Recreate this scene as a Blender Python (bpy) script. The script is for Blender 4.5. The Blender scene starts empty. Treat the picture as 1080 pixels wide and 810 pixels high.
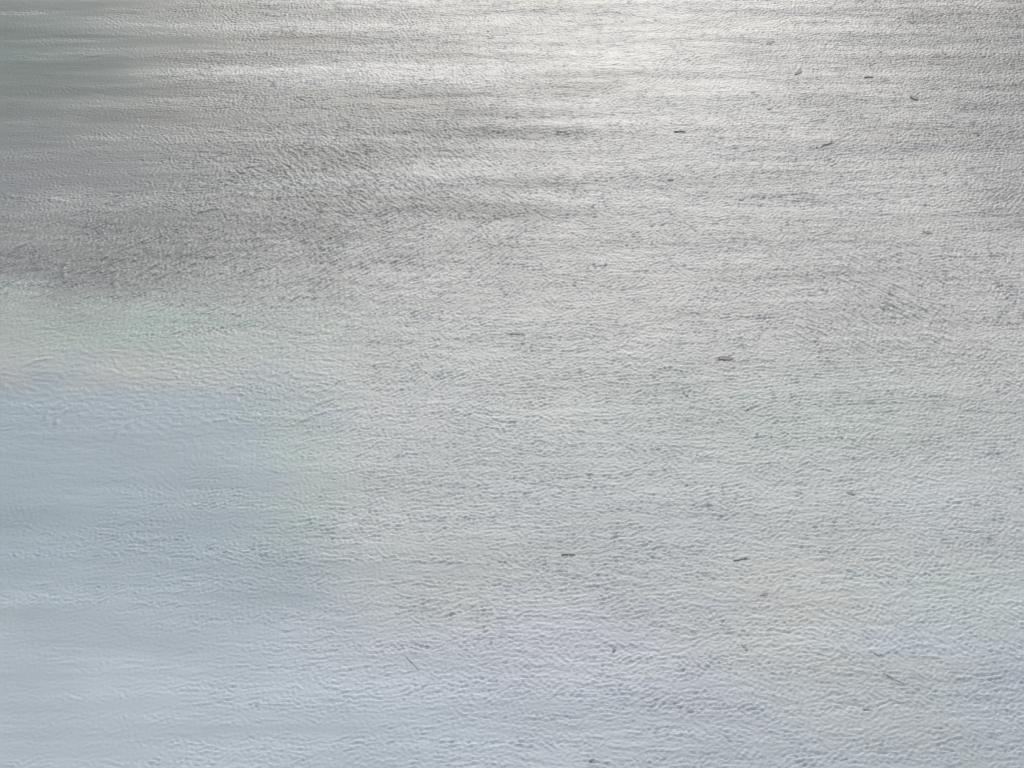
import bpy, bmesh, math, random
import numpy as np
from mathutils import Vector, Matrix

# ------------------------------------------------------------------ camera
CAM_H, PITCH, VFOV = 10.0, math.radians(32.0), math.radians(16.0)
PW, PH = 1080.0, 810.0
scene = bpy.context.scene
cam_data = bpy.data.cameras.new('camera')
cam = bpy.data.objects.new('camera', cam_data)
scene.collection.objects.link(cam)
cam.location = (0, 0, CAM_H)
cam.rotation_euler = (math.radians(90) - PITCH, 0, 0)
cam_data.sensor_fit = 'VERTICAL'
cam_data.angle = VFOV
cam_data.clip_end = 20000
scene.camera = cam
scene.render.resolution_x, scene.render.resolution_y = 1024, 768

# ------------------------------------------------------------------ light
SUN_EL, SUN_AZ = math.radians(22.8), math.radians(2.2)      # azimuth from +Y towards +X
world = bpy.data.worlds.new('World'); scene.world = world
world.use_nodes = True
wn = world.node_tree.nodes; wl = world.node_tree.links
sky = wn.new('ShaderNodeTexSky'); sky.sky_type = 'NISHITA'
sky.sun_disc = False
sky.sun_elevation = SUN_EL; sky.sun_rotation = SUN_AZ
sky.air_density = 1.0; sky.dust_density = 2.0; sky.ozone_density = 1.0
haze = wn.new('ShaderNodeHueSaturation'); haze.inputs['Saturation'].default_value = 0.42      # milky overcast
wl.new(sky.outputs[0], haze.inputs['Color'])
wl.new(haze.outputs[0], wn['Background'].inputs['Color'])
wn['Background'].inputs['Strength'].default_value = 0.115
sun_data = bpy.data.lights.new('sun', 'SUN')
sun_data.energy = 1.1; sun_data.angle = math.radians(12); sun_data.color = (1.0, 0.93, 0.855)
sun = bpy.data.objects.new('sun', sun_data); scene.collection.objects.link(sun)
sd = Vector((math.sin(SUN_AZ) * math.cos(SUN_EL), math.cos(SUN_AZ) * math.cos(SUN_EL), math.sin(SUN_EL)))
sun.rotation_euler = sd.to_track_quat('Z', 'Y').to_euler()
scene.view_settings.view_transform = 'Standard'
scene.view_settings.look = 'None'
scene.view_settings.gamma = 1.0
scene.view_settings.exposure = 0.90

# ------------------------------------------------------------------ photo pixel <-> point on the water plane
F = (PH / 2) / math.tan(VFOV / 2)
CP, SP = math.cos(PITCH), math.sin(PITCH)
def ground(u, v):
    a, b = (u - PW / 2) / F, (PH / 2 - v) / F
    d = (a, CP + b * SP, -SP + b * CP)
    t = CAM_H / -d[2]
    return (d[0] * t, d[1] * t)
def project(x, y):
    dep = y * CP + CAM_H * SP
    up = y * SP - CAM_H * CP
    return PW / 2 + F * x / dep, PH / 2 - F * up / dep

# ------------------------------------------------------------------ the ripples (height field in metres)
rng = np.random.default_rng(11)
X0, X1, Y0, Y1, DX, DY = -5.9, 5.9, 10.5, 24.2, 0.0088, 0.0136
NX = int((X1 - X0) / DX) // 2 * 2; NY = int((Y1 - Y0) / DY) // 2 * 2
gx = X0 + DX * np.arange(NX); gy = Y0 + DY * np.arange(NY)
GX, GY = np.meshgrid(gx, gy)
U, V = project(GX, GY)
KX, KY = np.meshgrid(2 * np.pi * np.fft.rfftfreq(NX, DX), 2 * np.pi * np.fft.fftfreq(NY, DY))
KK = np.hypot(KX, KY) + 1e-9
KA = np.arctan2(KY, KX)

def waves(lam, width, ang=None, spread=0.6):
    """random sea with wavelengths round lam, crests at right angles to ang (None: all ways); unit rms slope"""
    w = np.exp(-0.5 * (np.log(KK * lam / (2 * np.pi)) / width) ** 2) / KK ** 1.0
    if ang is not None:
        d = np.angle(np.exp(2j * (KA - ang))) / 2
        w = w * (np.exp(-0.5 * (d / spread) ** 2) + 0.05)
    f = np.fft.rfft2(rng.standard_normal((NY, NX)))
    h = np.fft.irfft2(f * w, s=(NY, NX))
    sx, sy = np.gradient(h, DY, DX)
    return h / math.sqrt((sx ** 2 + sy ** 2).mean())

def blob(u, v, su, sv, rot=0.0):
    du, dv = U - u, V - v
    c, s = math.cos(rot), math.sin(rot)
    a, b = c * du + s * dv, -s * du + c * dv
    return np.exp(-0.5 * ((a / su) ** 2 + (b / sv) ** 2))

def smooth(a, lo, hi):
    t = np.clip((a - lo) / (hi - lo), 0, 1)
    return t * t * (3 - 2 * t)

def lownoise(lam):
    f = np.fft.rfft2(rng.standard_normal((NY, NX))) * np.exp(-0.5 * (KK * lam / 6.0) ** 2)
    h = np.fft.irfft2(f, s=(NY, NX))
    return (h - h.mean()) / h.std()

def streaks(lx, ly):
    f = np.fft.rfft2(rng.standard_normal((NY, NX))) * np.exp(-0.5 * ((KX * lx / 6.0) ** 2 + (KY * ly / 6.0) ** 2))
    h = np.fft.irfft2(f, s=(NY, NX))
    return (h - h.mean()) / h.std()

n1, n2, n3 = lownoise(1.6), lownoise(0.7), lownoise(0.30)
st1, st2, st3 = streaks(3.2, 0.5), streaks(1.6, 0.16), streaks(0.7, 0.07)
Uw, Vw = U + 30 * n1 + 14 * n2 + 55 * st1 + 45 * st2 + 22 * st3, V + 14 * n1[::-1] + 9 * n2 + 5 * n3

# how ruffled the water is: calm towards the left edge and the far left corner
ruffle = 0.40 + 0.60 * smooth(Uw, 30, 400)
ruffle *= 1 - 0.62 * np.exp(-0.5 * (((Uw - 100) / 190) ** 2 + ((Vw - 470) / 75) ** 2))
ruffle *= 1 - 0.50 * np.exp(-0.5 * (((Uw - 40) / 300) ** 2 + ((Vw - 740) / 100) ** 2))
ruffle *= 1 - 0.85 * np.exp(-0.5 * (((Uw + 40) / 150) ** 2 + ((Vw - 40) / 100) ** 2))
ruffle += 0.50 * blob(110, 280, 190, 42) + 0.40 * blob(380, 195, 130, 60)
ruffle += 0.45 * blob(960, 320, 110, 45) + 0.12 * blob(230, 590, 160, 50)
ruffle *= 1 - 0.30 * blob(650, 40, 190, 60)
ruffle *= np.clip(1 + 0.08 * n3 + 0.12 * (1 - .6 * smooth(V, 250, 90)) * (st2 + st3), 0.45, 1.6)
ruffle = np.clip(0.08 + 0.93 * ruffle, 0.14, 1.5)

# wavelets: crests run different ways from patch to patch
DIRS = [90, 90, 68, 112, 45, 135, 25, 158]              # direction of travel; crests lie across it
BIAS = [1.0, 0.7, 0.55, 0.55, 0.10, 0.10, -0.25, -0.25]
d_sl = np.clip(blob(100, 285, 170, 50) + 0.75 * blob(390, 275, 150, 45) + 0.6 * blob(330, 430, 110, 40), 0, 1)   # crests leaning /
d_bs = np.clip(blob(960, 325, 90, 45) + 0.8 * blob(430, 180, 110, 40) + 0.5 * blob(930, 660, 120, 60), 0, 1)     # crests leaning \
tot, acc = 1e-6, 0
for a, b in zip(DIRS, BIAS):
    w = b + 0.55 * lownoise(0.28) + 0.45 * lownoise(0.7)
    w = w + (2.2 if a == 158 else 1.8 if a == 135 else -1.0) * d_sl + (2.0 if a in (45, 25) else -0.8) * d_bs
    w = np.exp(1.9 * w)
    f = waves(rng.uniform(0.034, 0.046), 0.34, math.radians(a), 0.36)
    f /= f.std()
    acc = acc + w * f; tot = tot + w ** 2
wv = acc / np.sqrt(tot)
crest = np.exp(0.5 * 1.7 * np.tanh(wv / 1.7)); crest -= crest.mean()          # thin crests, broad troughs
def unit_slope(h):
    sy, sx = np.gradient(h, DY, DX)
    return h / math.sqrt((sx ** 2 + sy ** 2).mean())
H = ruffle * (0.128 * unit_slope(crest) + 0.145 * waves(0.031, 0.28) + 0.025 * waves(0.11, 0.35, math.radians(88), 0.5))

# larger wavelets where gusts and eddies cross
big = waves(0.085, 0.28, math.radians(154), 0.28); big = np.exp(0.8 * 2 * np.tanh(big / big.std() / 2))
H += 0.085 * unit_slope(big) * np.clip(blob(95, 280, 150, 38) + .45 * blob(360, 290, 130, 40), 0, 1)
H += 0.085 * waves(0.070, 0.28, math.radians(35), 0.35) * np.clip(blob(955, 325, 80, 38) + .8 * blob(370, 190, 110, 40), 0, 1)
H += 0.045 * waves(0.070, 0.30, math.radians(75), 0.8) * np.clip(blob(150, 400, 220, 60) + .7 * blob(860, 650, 200, 100), 0, 1)

# long low swell, crests lying across the view, strongest far off
swell = waves(0.55, 0.35, math.radians(90), 0.10)
swell2 = waves(0.22, 0.35, math.radians(91), 0.14)
far = smooth(V, 330, 30)
H += ((0.003 + 0.015 * far) * swell + (0.004 + 0.007 * far) * swell2) * (0.30 + 0.70 * np.clip(ruffle, 0, 1))

# single wavelets that stand out in the calm water
def ridge(p, q, amp, wid):
    global H
    (ax, ay), (bx, by) = ground(*p), ground(*q)
    L = math.hypot(bx - ax, by - ay)
    tx, ty = (bx - ax) / L, (by - ay) / L
    i0, i1 = int((min(ax, bx) - .4 - X0) / DX), int((max(ax, bx) + .4 - X0) / DX)
    j0, j1 = int((min(ay, by) - .4 - Y0) / DY), int((max(ay, by) + .4 - Y0) / DY)
    i0, j0 = max(i0, 0), max(j0, 0)
    s = np.s_[j0:j1, i0:i1]
    dx, dy = GX[s] - ax, GY[s] - ay
    al, ac = dx * tx + dy * ty, -dx * ty + dy * tx
    ac = ac - 0.10 * L * (1 - (2 * al / L - 1) ** 2)
    end = np.exp(-0.5 * (np.clip(np.abs(al - L / 2) - L * 0.35, 0, None) / (0.12 * L + .01)) ** 2)
    H[s] += amp * end * np.exp(-0.5 * (ac / wid) ** 2) * np.cos(ac / wid * 1.2)
for p, q, a, w in [((48, 441), (63, 424), .0035, .022), ((59, 448), (72, 431), .0050, .022),
                   ((0, 276), (26, 257), .0045, .028), ((8, 312), (19, 299), .0035, .024), ((68, 292), (81, 266), .0040, .026),
                   ((112, 292), (130, 272), .0045, .026), ((120, 300), (134, 280), .0040, .026), ((35, 250), (52, 236), .0035, .024),
                   ((478, 266), (536, 228), -.0030, .028), ((700, 229), (737, 249), -.0025, .024),
                   ((922, 317), (952, 331), -.0040, .026), ((954, 321), (976, 346), -.0035, .024),
                   ((965, 352), (1002, 357), .0028, .024), ((312, 447), (372, 430), .0032, .026), ((322, 434), (352, 420), .0028, .022),
                   ((84, 62), (106, 58), .0014, .030), ((28, 384), (58, 378), .0032, .024), ((122, 460), (136, 446), .0030, .022),
                   ((200, 228), (232, 220), .0030, .024), ((250, 180), (276, 174), .0032, .024)]:
    ridge(p, q, a * 1.1, w * .75)

edge = smooth(GX, X0, X0 + .5) * smooth(GX, X1, X1 - .5) * smooth(GY, Y0, Y0 + .3) * smooth(GY, Y1, Y1 - .6)
H -= H.mean(); H *= edge
def water_z(x, y):
    i, j = (x - X0) / DX, (y - Y0) / DY
    i, j = min(max(int(i), 0), NX - 2), min(max(int(j), 0), NY - 2)
    return float(H[j, i])

# silty water colour, bluer near, with shading painted in: paler near, darker far corners
def mix3(base, col, w):
    return base * (1 - w[..., None]) + np.array(col) * w[..., None]
C = np.empty((NY, NX, 3)); C[:] = (0.412, 0.414, 0.402)
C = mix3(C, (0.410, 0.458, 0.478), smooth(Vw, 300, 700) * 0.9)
Us, Vs = U + 12 * n2 + 8 * n3 + 12 * st2, V + 8 * n2 + 5 * n3
C = mix3(C, (0.300, 0.364, 0.398), smooth(Us, 400, 270) * smooth(Vs, 365, 420) * smooth(Vs, 760, 560) * 0.9)
C = mix3(C, (0.20, 0.21, 0.21), smooth(Uw, 720, 1050) * smooth(Vw, 300, 80) * 0.9)  # dimmer reflection at far right, put into the colour
C = mix3(C, (0.18, 0.193, 0.188), np.clip(smooth(Uw, 700, 120) * smooth(Vw, 390, 200), 0, 1) * 0.9)  # dimmer reflection over the far left, put into the colour
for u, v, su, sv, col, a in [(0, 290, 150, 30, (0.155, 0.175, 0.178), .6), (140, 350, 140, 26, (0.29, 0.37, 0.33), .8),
                             (320, 490, 45, 55, (0.35, 0.42, 0.385), .7), (10, 50, 100, 70, (0.070, 0.115, 0.112), .9),  # far left corner: dim reflection painted as dark green
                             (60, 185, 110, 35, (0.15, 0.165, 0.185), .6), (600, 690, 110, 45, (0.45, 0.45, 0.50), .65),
                             (500, 380, 100, 40, (0.40, 0.435, 0.42), .5),
                             (860, 440, 150, 45, (0.38, 0.435, 0.40), .75), (490, 610, 90, 60, (0.44, 0.452, 0.428), .6),
                             (860, 640, 100, 70, (0.45, 0.452, 0.415), .7), (1060, 620, 40, 40, (0.39, 0.445, 0.41), .6), (1075, 715, 35, 40, (0.37, 0.425, 0.465), .6),
                             (250, 760, 300, 60, (0.415, 0.475, 0.52), .75)]:
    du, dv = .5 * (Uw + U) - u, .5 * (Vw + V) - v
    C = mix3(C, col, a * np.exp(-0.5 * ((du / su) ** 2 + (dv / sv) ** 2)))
C *= np.clip(1 + (0.03 + 0.07 * far) * st1 + (0.02 + 0.02 * far) * st2, 0.75, 1.25)[..., None]  # light and dark bands of the swell, painted into the colour

# one sheet to the horizon: the fine grid inside, ever larger cells outside
def grow(a, step, sign, reach):
    out, s = [], step
    while abs(a) < reach:
        s *= 1.4; a += sign * s; out.append(a)
    return out
xl = grow(gx[0], DX, -1, 9000)[::-1]; xr = grow(gx[-1], DX, 1, 9000)
yl = grow(gy[0], DY, -1, 9000)[::-1]; yr = grow(gy[-1], DY, 1, 9000)
AX = np.concatenate([xl, gx, xr]); AY = np.concatenate([yl, gy, yr])
MX, MY = len(AX), len(AY)
PX, PY = np.meshgrid(AX, AY)
def pad(a):
    p = [(len(yl), len(yr)), (len(xl), len(xr))] + [(0, 0)] * (a.ndim - 2)
    return np.pad(a, p, mode='edge')
PZ = pad(H)
co = np.stack([PX, PY, PZ], -1).reshape(-1, 3).astype(np.float32)
idx = np.arange(MX * MY, dtype=np.int32).reshape(MY, MX)
quads = np.stack([idx[:-1, :-1], idx[:-1, 1:], idx[1:, 1:], idx[1:, :-1]], -1).reshape(-1, 4)
me = bpy.data.meshes.new('water')
me.vertices.add(len(co)); me.vertices.foreach_set('co', co.ravel())
me.loops.add(quads.size); me.loops.foreach_set('vertex_index', quads.ravel())
me.polygons.add(len(quads)); me.polygons.foreach_set('loop_start', np.arange(0, quads.size, 4, dtype=np.int32))
me.update(calc_edges=True)
me.polygons.foreach_set('use_smooth', np.ones(len(quads), dtype=bool))
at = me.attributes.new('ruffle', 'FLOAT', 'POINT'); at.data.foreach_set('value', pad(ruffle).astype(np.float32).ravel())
at = me.attributes.new('silt_and_shade', 'FLOAT_COLOR', 'POINT')  # water colour together with its painted-in shading
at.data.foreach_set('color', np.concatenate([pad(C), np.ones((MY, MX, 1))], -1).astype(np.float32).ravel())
water = bpy.data.objects.new('water', me); scene.collection.objects.link(water)
water['kind'] = 'structure'
water['label'] = 'silvery grey rippled water, calm and bluer at left, glinting at the far side'

m = bpy.data.materials.new('silty_water'); m.use_nodes = True
nt = m.node_tree; N = nt.nodes; L = nt.links
bs = N['Principled BSDF']
bs.inputs['IOR'].default_value = 1.33
bs.inputs['Specular IOR Level'].default_value = 0.066
silt_and_shade = N.new('ShaderNodeAttribute'); silt_and_shade.attribute_name = 'silt_and_shade'
ruf = N.new('ShaderNodeAttribute'); ruf.attribute_name = 'ruffle'
tc = N.new('ShaderNodeTexCoord')
nz = N.new('ShaderNodeTexNoise'); nz.inputs['Scale'].default_value = 1.3; nz.inputs['Detail'].default_value = 6
L.new(tc.outputs['Object'], nz.inputs['Vector'])
mr = N.new('ShaderNodeMapRange'); mr.inputs['From Min'].default_value = .25; mr.inputs['From Max'].default_value = .75
mr.inputs['To Min'].default_value = .95; mr.inputs['To Max'].default_value = 1.05
L.new(nz.outputs['Fac'], mr.inputs['Value'])
mul = N.new('ShaderNodeVectorMath'); mul.operation = 'SCALE'
L.new(silt_and_shade.outputs['Color'], mul.inputs[0]); L.new(mr.outputs[0], mul.inputs['Scale'])
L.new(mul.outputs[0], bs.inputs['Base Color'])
rr = N.new('ShaderNodeMapRange'); rr.inputs['From Min'].default_value = .1; rr.inputs['From Max'].default_value = 1.1
rr.inputs['To Min'].default_value = .36; rr.inputs['To Max'].default_value = .42
L.new(ruf.outputs['Fac'], rr.inputs['Value']); L.new(rr.outputs[0], bs.inputs['Roughness'])
mp = N.new('ShaderNodeMapping'); mp.inputs['Scale'].default_value = (52, 50, 52)
L.new(tc.outputs['Object'], mp.inputs['Vector'])
fz = N.new('ShaderNodeTexNoise'); fz.inputs['Scale'].default_value = 1.0; fz.inputs['Detail'].default_value = 3
L.new(mp.outputs[0], fz.inputs['Vector'])
bst = N.new('ShaderNodeMath'); bst.operation = 'MULTIPLY'; bst.inputs[1].default_value = 1.0
L.new(ruf.outputs['Fac'], bst.inputs[0])
bp = N.new('ShaderNodeBump'); bp.inputs['Distance'].default_value = 0.004
L.new(fz.outputs['Fac'], bp.inputs['Height']); L.new(bst.outputs[0], bp.inputs['Strength'])
L.new(bp.outputs[0], bs.inputs['Normal'])
me.materials.append(m)

# ------------------------------------------------------------------ bits of leaf and twig afloat
def litter_material(name, c1, c2, rough):
    m = bpy.data.materials.new(name); m.use_nodes = True
    N, L = m.node_tree.nodes, m.node_tree.links
    b = N['Principled BSDF']; b.inputs['Roughness'].default_value = rough
    t = N.new('ShaderNodeTexCoord'); n = N.new('ShaderNodeTexNoise')
    n.inputs['Scale'].default_value = 60; n.inputs['Detail'].default_value = 4
    r = N.new('ShaderNodeValToRGB')
    r.color_ramp.elements[0].position = .35; r.color_ramp.elements[1].position = .65
    r.color_ramp.elements[0].color = (*c1, 1); r.color_ramp.elements[1].color = (*c2, 1)
    L.new(t.outputs['Object'], n.inputs['Vector']); L.new(n.outputs['Fac'], r.inputs['Fac'])
    L.new(r.outputs['Color'], b.inputs['Base Color'])
    return m
M_LEAF = litter_material('wet_dead_leaf', (0.15, 0.15, 0.145), (0.30, 0.30, 0.285), .8)
M_TWIG = litter_material('wet_bark', (0.16, 0.16, 0.152), (0.28, 0.275, 0.262), .9)
M_REED = litter_material('bleached_stalk', (0.26, 0.26, 0.245), (0.38, 0.375, 0.35), .7)

def leaf_mesh(length, width, rnd):
    """a curled blade with a midrib fold and a short stalk, two skins thick"""
    n, k = 11, 4
    curl = rnd.uniform(.03, .08) * min(length, width); fold = rnd.uniform(.0, .04) * width
    bend = rnd.uniform(-.12, .12) * length
    V_, F_ = [], []
    for side in (1, 0):
        for i in range(n):
            t = i / (n - 1)
            hw = width / 2 * (math.sin(math.pi * min(1, t * .93 + .05)) ** .75) * rnd.uniform(.86, 1.08)
            x = (t - .5) * length
            cy = bend * math.sin(math.pi * t)
            for j in range(-k, k + 1):
                s = j / k
                z = fold * abs(s) + curl * (2 * t - 1) ** 2 * .6 + rnd.uniform(-.01, .01) * width
                V_.append((x, cy + hw * s, z + side * .0008))
        o = 0 if side else n * (2 * k + 1)
        for i in range(n - 1):
            for j in range(2 * k):
                a = o + i * (2 * k + 1) + j
                f = (a, a + 2 * k + 1, a + 2 * k + 2, a + 1)
                F_.append(f[::-1] if side else f)
    w2, o = 2 * k + 1, n * (2 * k + 1)
    for i in range(n - 1):
        for j in (0, 2 * k):
            a, b = i * w2 + j, (i + 1) * w2 + j
            F_.append((a, b, b + o, a + o) if j == 0 else (a, a + o, b + o, b))
    for i in (0, n - 1):
        for j in range(2 * k):
            a, b = i * w2 + j, i * w2 + j + 1
            F_.append((a, a + o, b + o, b) if i == 0 else (a, b, b + o, a + o))
    # stalk
    tube(V_, F_, [(-length * .5 - length * .16, bend * .4, .004), (-length * .56, bend * .1, .002), (-length * .42, 0, .002)],
         [.0012, .0016, .0022])
    return V_, F_

def tube(V_, F_, pts, rad, seg=6):
    o = len(V_)
    for i, p in enumerate(pts):
        a = Vector(pts[min(i + 1, len(pts) - 1)]) - Vector(pts[max(i - 1, 0)])
        q = a.to_track_quat('Z', 'Y')
        for s in range(seg):
            th = 2 * math.pi * s / seg
            d = q @ Vector((math.cos(th), math.sin(th), 0)) * rad[i]
            V_.append((p[0] + d.x, p[1] + d.y, p[2] + d.z))
    for i in range(len(pts) - 1):
        for s in range(seg):
            a, b = o + i * seg + s, o + i * seg + (s + 1) % seg
            F_.append((a, b, b + seg, a + seg))
    F_.append(tuple(o + s for s in range(seg))[::-1])
    F_.append(tuple(o + (len(pts) - 1) * seg + s for s in range(seg)))

def twig_mesh(length, thick, rnd, fork=True):
    V_, F_ = [], []
    n = 9
    wob = [rnd.uniform(-.6, .6) * thick for _ in range(n)]
    pts = [((i / (n - 1) - .5) * length, wob[i], thick * .2 + rnd.uniform(-.08, .08) * thick) for i in range(n)]
    rad = [thick * .5 * (1 - .55 * i / (n - 1)) * rnd.uniform(.85, 1.2) for i in range(n)]
    tube(V_, F_, pts, rad)
    if fork:
        b = pts[5]; sg = rnd.choice((-1, 1))
        tube(V_, F_, [b, (b[0] + .12 * length, b[1] + sg * .10 * length, b[2] + .003), (b[0] + .22 * length, b[1] + sg * .13 * length, b[2] + .002)],
             [rad[5] * .8, rad[5] * .6, rad[5] * .3])
    return V_, F_

def afloat(kind, name, label, cat, p, q, thick_px, mat, group, seed):
    rnd = random.Random(seed)
    a, b = ground(*p), ground(*q)
    cx, cy = (a[0] + b[0]) / 2, (a[1] + b[1]) / 2
    ln = .85 * math.hypot(b[0] - a[0], b[1] - a[1]); yaw = math.atan2(b[1] - a[1], b[0] - a[0])
    u, v = (p[0] + q[0]) / 2, (p[1] + q[1]) / 2
    # one pixel of thickness across the thing, on the water
    nrm = (-(q[1] - p[1]), q[0] - p[0]); nl = math.hypot(*nrm)
    e = ground(u + nrm[0] / nl * thick_px, v + nrm[1] / nl * thick_px)
    th = .8 * abs(-(e[0] - cx) * math.sin(yaw) + (e[1] - cy) * math.cos(yaw))
    if kind == 'leaf': V_, F_ = leaf_mesh(ln, th, rnd)
    elif kind == 'twig': V_, F_ = twig_mesh(ln, min(th * .3, .018), rnd)
    else: V_, F_ = twig_mesh(ln, min(th * .3, .009), rnd, fork=False)
    me = bpy.data.meshes.new(name); me.from_pydata(V_, [], F_); me.update()
    for pl in me.polygons: pl.use_smooth = True
    me.materials.append(mat)
    o = bpy.data.objects.new(name, me); scene.collection.objects.link(o)
    zs = [water_z(cx + math.cos(yaw) * t * ln, cy + math.sin(yaw) * t * ln) for t in (-.4, -.2, 0, .2, .4)]
    o.location = (cx, cy, max(zs) * .6 + sum(zs) / 5 * .4 - .0005)
    o.rotation_euler = (rnd.uniform(-.03, .03), rnd.uniform(-.02, .02), yaw)
    o['label'] = label; o['category'] = cat; o['group'] = group
    return o

GL, GT, GS = 'dead leaves afloat on the water', 'dark twigs afloat on the water', 'pale stalks afloat on the water'
LEAVES = [
    ((756, 378), (776, 379), 5, 'largest dark leaf afloat, lying level right of the centre'),
    ((719, 411), (725, 419), 5, 'small dark curled leaf just below the largest leaf'),
    ((700, 388), (711, 388), 3, 'thin grey leaf sliver left of the largest leaf'),
    ((788, 432), (795, 431), 3, 'tiny dark leaf below and right of the largest leaf'),
    ((646, 688), (651, 681), 4, 'small dark upright leaf alone in the pale water near the bottom centre'),
    ((809, 47), (818, 43), 4, 'small dark leaf nearest the far edge, right of the bright glare'),
    ((838, 79), (845, 72), 5, 'dark folded leaf below and right of the farthest leaf'),
    ((959, 101), (968, 106), 5, 'dark wedge of leaf farthest to the right near the far edge'),
    ((893, 520), (903, 522), 3.5, 'lone dark leaf in the right half below the middle'),
    ((911, 748), (921, 749), 3, 'lowest dark leaf on the right, near the bottom edge'),
    ((973, 245), (984, 246), 3.5, 'small dark leaf with a bright ripple above it at right'),
    ((533, 352), (556, 354), 3, 'faint grey leaf lying level at the middle of the water'),
    ((922, 689), (932, 692), 3.5, 'small grey leaf above the pale stalk at lower right'),
    ((514, 39), (520, 40), 4, 'tiny dark leaf at the left side of the bright glare'),
    ((705, 190), (711, 189), 3, 'tiny grey leaf below the level far twig'),
    ((779, 211), (785, 209), 3, 'tiny dark leaf below the two far dots, right of the centre line'),
    ((792, 98), (797, 97), 3, 'upper of two tiny dark leaf scraps right of the glare'),
    ((809, 115), (815, 114), 3, 'lower of two tiny dark leaf scraps right of the glare'),
    ((802, 628), (811, 625), 3.5, 'small grey leaf below the knobbly twig at lower right'),
    ((782, 680), (789, 687), 4, 'small grey leaf with a pale rim, right of the lone bottom leaf'),
    ((621, 803), (628, 801), 3, 'tiny grey leaf at the very bottom edge'),
]
TWIGS = [
    ((591, 585), (608, 585), 3.5, 'short dark level twig, left one of the pair below the middle'),
    ((772, 591), (793, 589), 3.5, 'knobbly dark twig, right one of the pair below the middle'),
    ((710, 139), (724, 139), 3, 'thin dark level twig in the pale water under the glare'),
    ((866, 154), (881, 151), 3.5, 'dark twig tilted up to the right in the far right quarter'),
    ((586, 139), (599, 139), 2.5, 'faint thin twig level with the dark one under the glare'),
    ((911, 82), (922, 81), 3, 'thin grey twig left of the dark wedge of leaf'),
]
STALKS = [
    ((427, 691), (443, 708), 2.5, 'thin grey stalk slanting down to the right at lower left of centre'),
    ((929, 709), (956, 723), 2.5, 'thin pale stalk slanting down to the right at lower right'),
]
for i, (p, q, t, lab) in enumerate(LEAVES): afloat('leaf', 'floating_leaf', lab, 'leaf', p, q, t, M_LEAF, GL, 100 + i)
for i, (p, q, t, lab) in enumerate(TWIGS): afloat('twig', 'floating_twig', lab, 'twig', p, q, t, M_TWIG, GT, 200 + i)
for i, (p, q, t, lab) in enumerate(STALKS): afloat('stalk', 'floating_stalk', lab, 'stalk', p, q, t, M_REED, GS, 300 + i)
